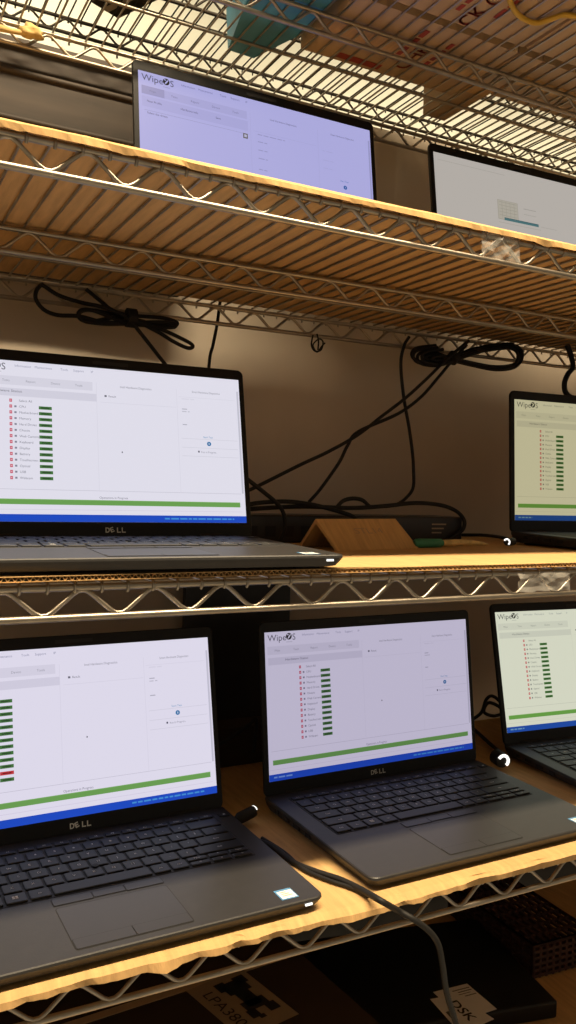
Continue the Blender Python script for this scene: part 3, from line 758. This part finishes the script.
RZ = radians(-12); cc = atz(560, 1003, zD+.0243); cl = empty('closed_laptop', (cc.x-.122, cc.y+.145, zD), RZ); tag(cl, 'closed black laptop with two white paper labels on the lowest shelf', 'laptop')
o = bevel_box('shell', (.30, .222, .0238), .004, M['lid'], cl); o.location = (0, 0, .0122)
zl = zD+.0242
def paper(pts, nm, zadd):
    b = MB(); Ri = Matrix.Rotation(-RZ, 4, 'Z'); inv = Vector(cl.location)
    Q = [Ri @ (atz(u, v, zl+zadd)-inv) for u, v in pts]
    b.add(Q+[p-Vector((0, 0, .0002)) for p in Q], [(0, 3, 2, 1), (0, 1, 5, 4), (1, 2, 6, 5), (2, 3, 7, 6), (3, 0, 4, 7)], M['white'])
    return b.build(nm, cl), Q
def bl(Q, s_, t_): return Q[0]*(1-s_)*(1-t_)+Q[1]*s_*(1-t_)+Q[2]*s_*t_+Q[3]*(1-s_)*t_ + Vector((0, 0, .0002))
p1, Q1 = paper(((433, 992), (467, 983.5), (497, 1009), (463, 1020)), 'paper_label', .0004)
p2, Q2 = paper(((430, 999), (457, 994), (494, 1019), (461, 1034)), 'paper_label', .0008)
ink = MB()
for s0, t0, s1, t1 in ((.45, .12, .95, .15), (.55, .20, .95, .23), (.45, .28, .85, .30), (.62, .36, .95, .39)):
    ink.add([bl(Q1, s0, t0), bl(Q1, s1, t0), bl(Q1, s1, t1), bl(Q1, s0, t1)], [(0, 3, 2, 1)], M['greyplastic'])
ink.build('small_print', p1)
ink = MB()
ex = (bl(Q2, .5, 1)-bl(Q2, .5, 0)).normalized(); ey = (bl(Q2, 1, .5)-bl(Q2, 0, .5)).normalized(); o0 = bl(Q2, .42, .18)
T = Matrix(((ex.x, ey.x, 0, o0.x), (ex.y, ey.y, 0, o0.y), (ex.z, ey.z, 1, o0.z), (0, 0, 0, 1)))
for k in range(2): text(ink, 'DSK', k*.0007, k*.0004, .020, .0001, M['ink'], .044, T)
ink.add([bl(Q2, .10, .42), bl(Q2, .28, .42), bl(Q2, .28, .60), bl(Q2, .10, .60)], [(0, 3, 2, 1)], M['greyplastic'])
ink.build('handwriting', p2)

cr = empty('lattice_crate', (.936, .965, zD), radians(-3)); tag(cr, 'dark reddish-brown lattice crate at the back right of the lowest shelf', 'crate')
b = MB(); W_, D_, H_ = .055, .10, .05
for k in range(10):
    xx = -W_+2*W_*k/9
    b.box((xx-.002, -D_-.002, .001), (xx+.002, -D_+.002, H_), M['crate']); b.box((xx-.002, D_-.002, .001), (xx+.002, D_+.002, H_), M['crate'])
    b.box((xx-.002, -D_, H_-.004), (xx+.002, D_, H_), M['crate'])
    yy = -D_+2*D_*k/9
    b.box((-W_-.002, yy-.002, .001), (-W_+.002, yy+.002, H_), M['crate']); b.box((W_-.002, yy-.002, .001), (W_+.002, yy+.002, H_), M['crate'])
    b.box((-W_, yy-.002, H_-.004), (W_, yy+.002, H_), M['crate'])
for k in range(6):
    z = .004+k*(H_-.006)/5
    for s_ in (-1, 1):
        b.box((-W_, s_*D_-.002, z-.002), (W_, s_*D_+.002, z+.002), M['crate']); b.box((s_*W_-.002, -D_, z-.002), (s_*W_+.002, D_, z+.002), M['crate'])
b.build('crate_body', cr)
b = MB(); b.box((-W_+.004, -D_+.004, .0003), (W_-.004, D_-.004, .004), M['crate']); b.build('crate_bottom', cr)

# ------------------------------------------------------------------ light
def area(name, loc, rot, sx, sy, power, col):
    l = bpy.data.lights.new(name, 'AREA'); l.shape = 'RECTANGLE'; l.size = sx; l.size_y = sy; l.energy = power; l.color = col
    o = bpy.data.objects.new(name, l); C.objects.link(o); o.location = loc; o.rotation_euler = rot; return o
area('ceiling_lamp', (.40, .11, 1.60), (0, 0, 0), 1.8, .14, 108, (1, .80, .53))
for x in (-.2, 2.6):
    area('added_ceiling_fill', (x, 3.1, 1.05), (pi, 0, 0), 2.4, .6, 21 if x < 0 else 13, (1, .88, .62))  # unseen lamps added to brighten the ceiling behind the rack
wd = bpy.data.worlds.new('room_light'); sc.world = wd; wd.use_nodes = True
nt = wd.node_tree; bg = nt.nodes['Background']
tc = nt.nodes.new('ShaderNodeTexCoord'); sp = nt.nodes.new('ShaderNodeSeparateXYZ'); nt.links.new(tc.outputs['Generated'], sp.inputs[0])
mr = nt.nodes.new('ShaderNodeMapRange'); mr.inputs[1].default_value = -1; mr.inputs[2].default_value = 1; nt.links.new(sp.outputs['Z'], mr.inputs[0])
cr_ = nt.nodes.new('ShaderNodeValToRGB'); nt.links.new(mr.outputs[0], cr_.inputs['Fac'])
el = cr_.color_ramp.elements; el[0].position = .42; el[0].color = (.10, .08, .055, 1); el[1].position = .70; el[1].color = (.05, .04, .03, 1)
e = el.new(.49); e.color = (.42, .36, .29, 1); e = el.new(.56); e.color = (.40, .34, .27, 1)
nt.links.new(cr_.outputs['Color'], bg.inputs[0]); bg.inputs[1].default_value = .8
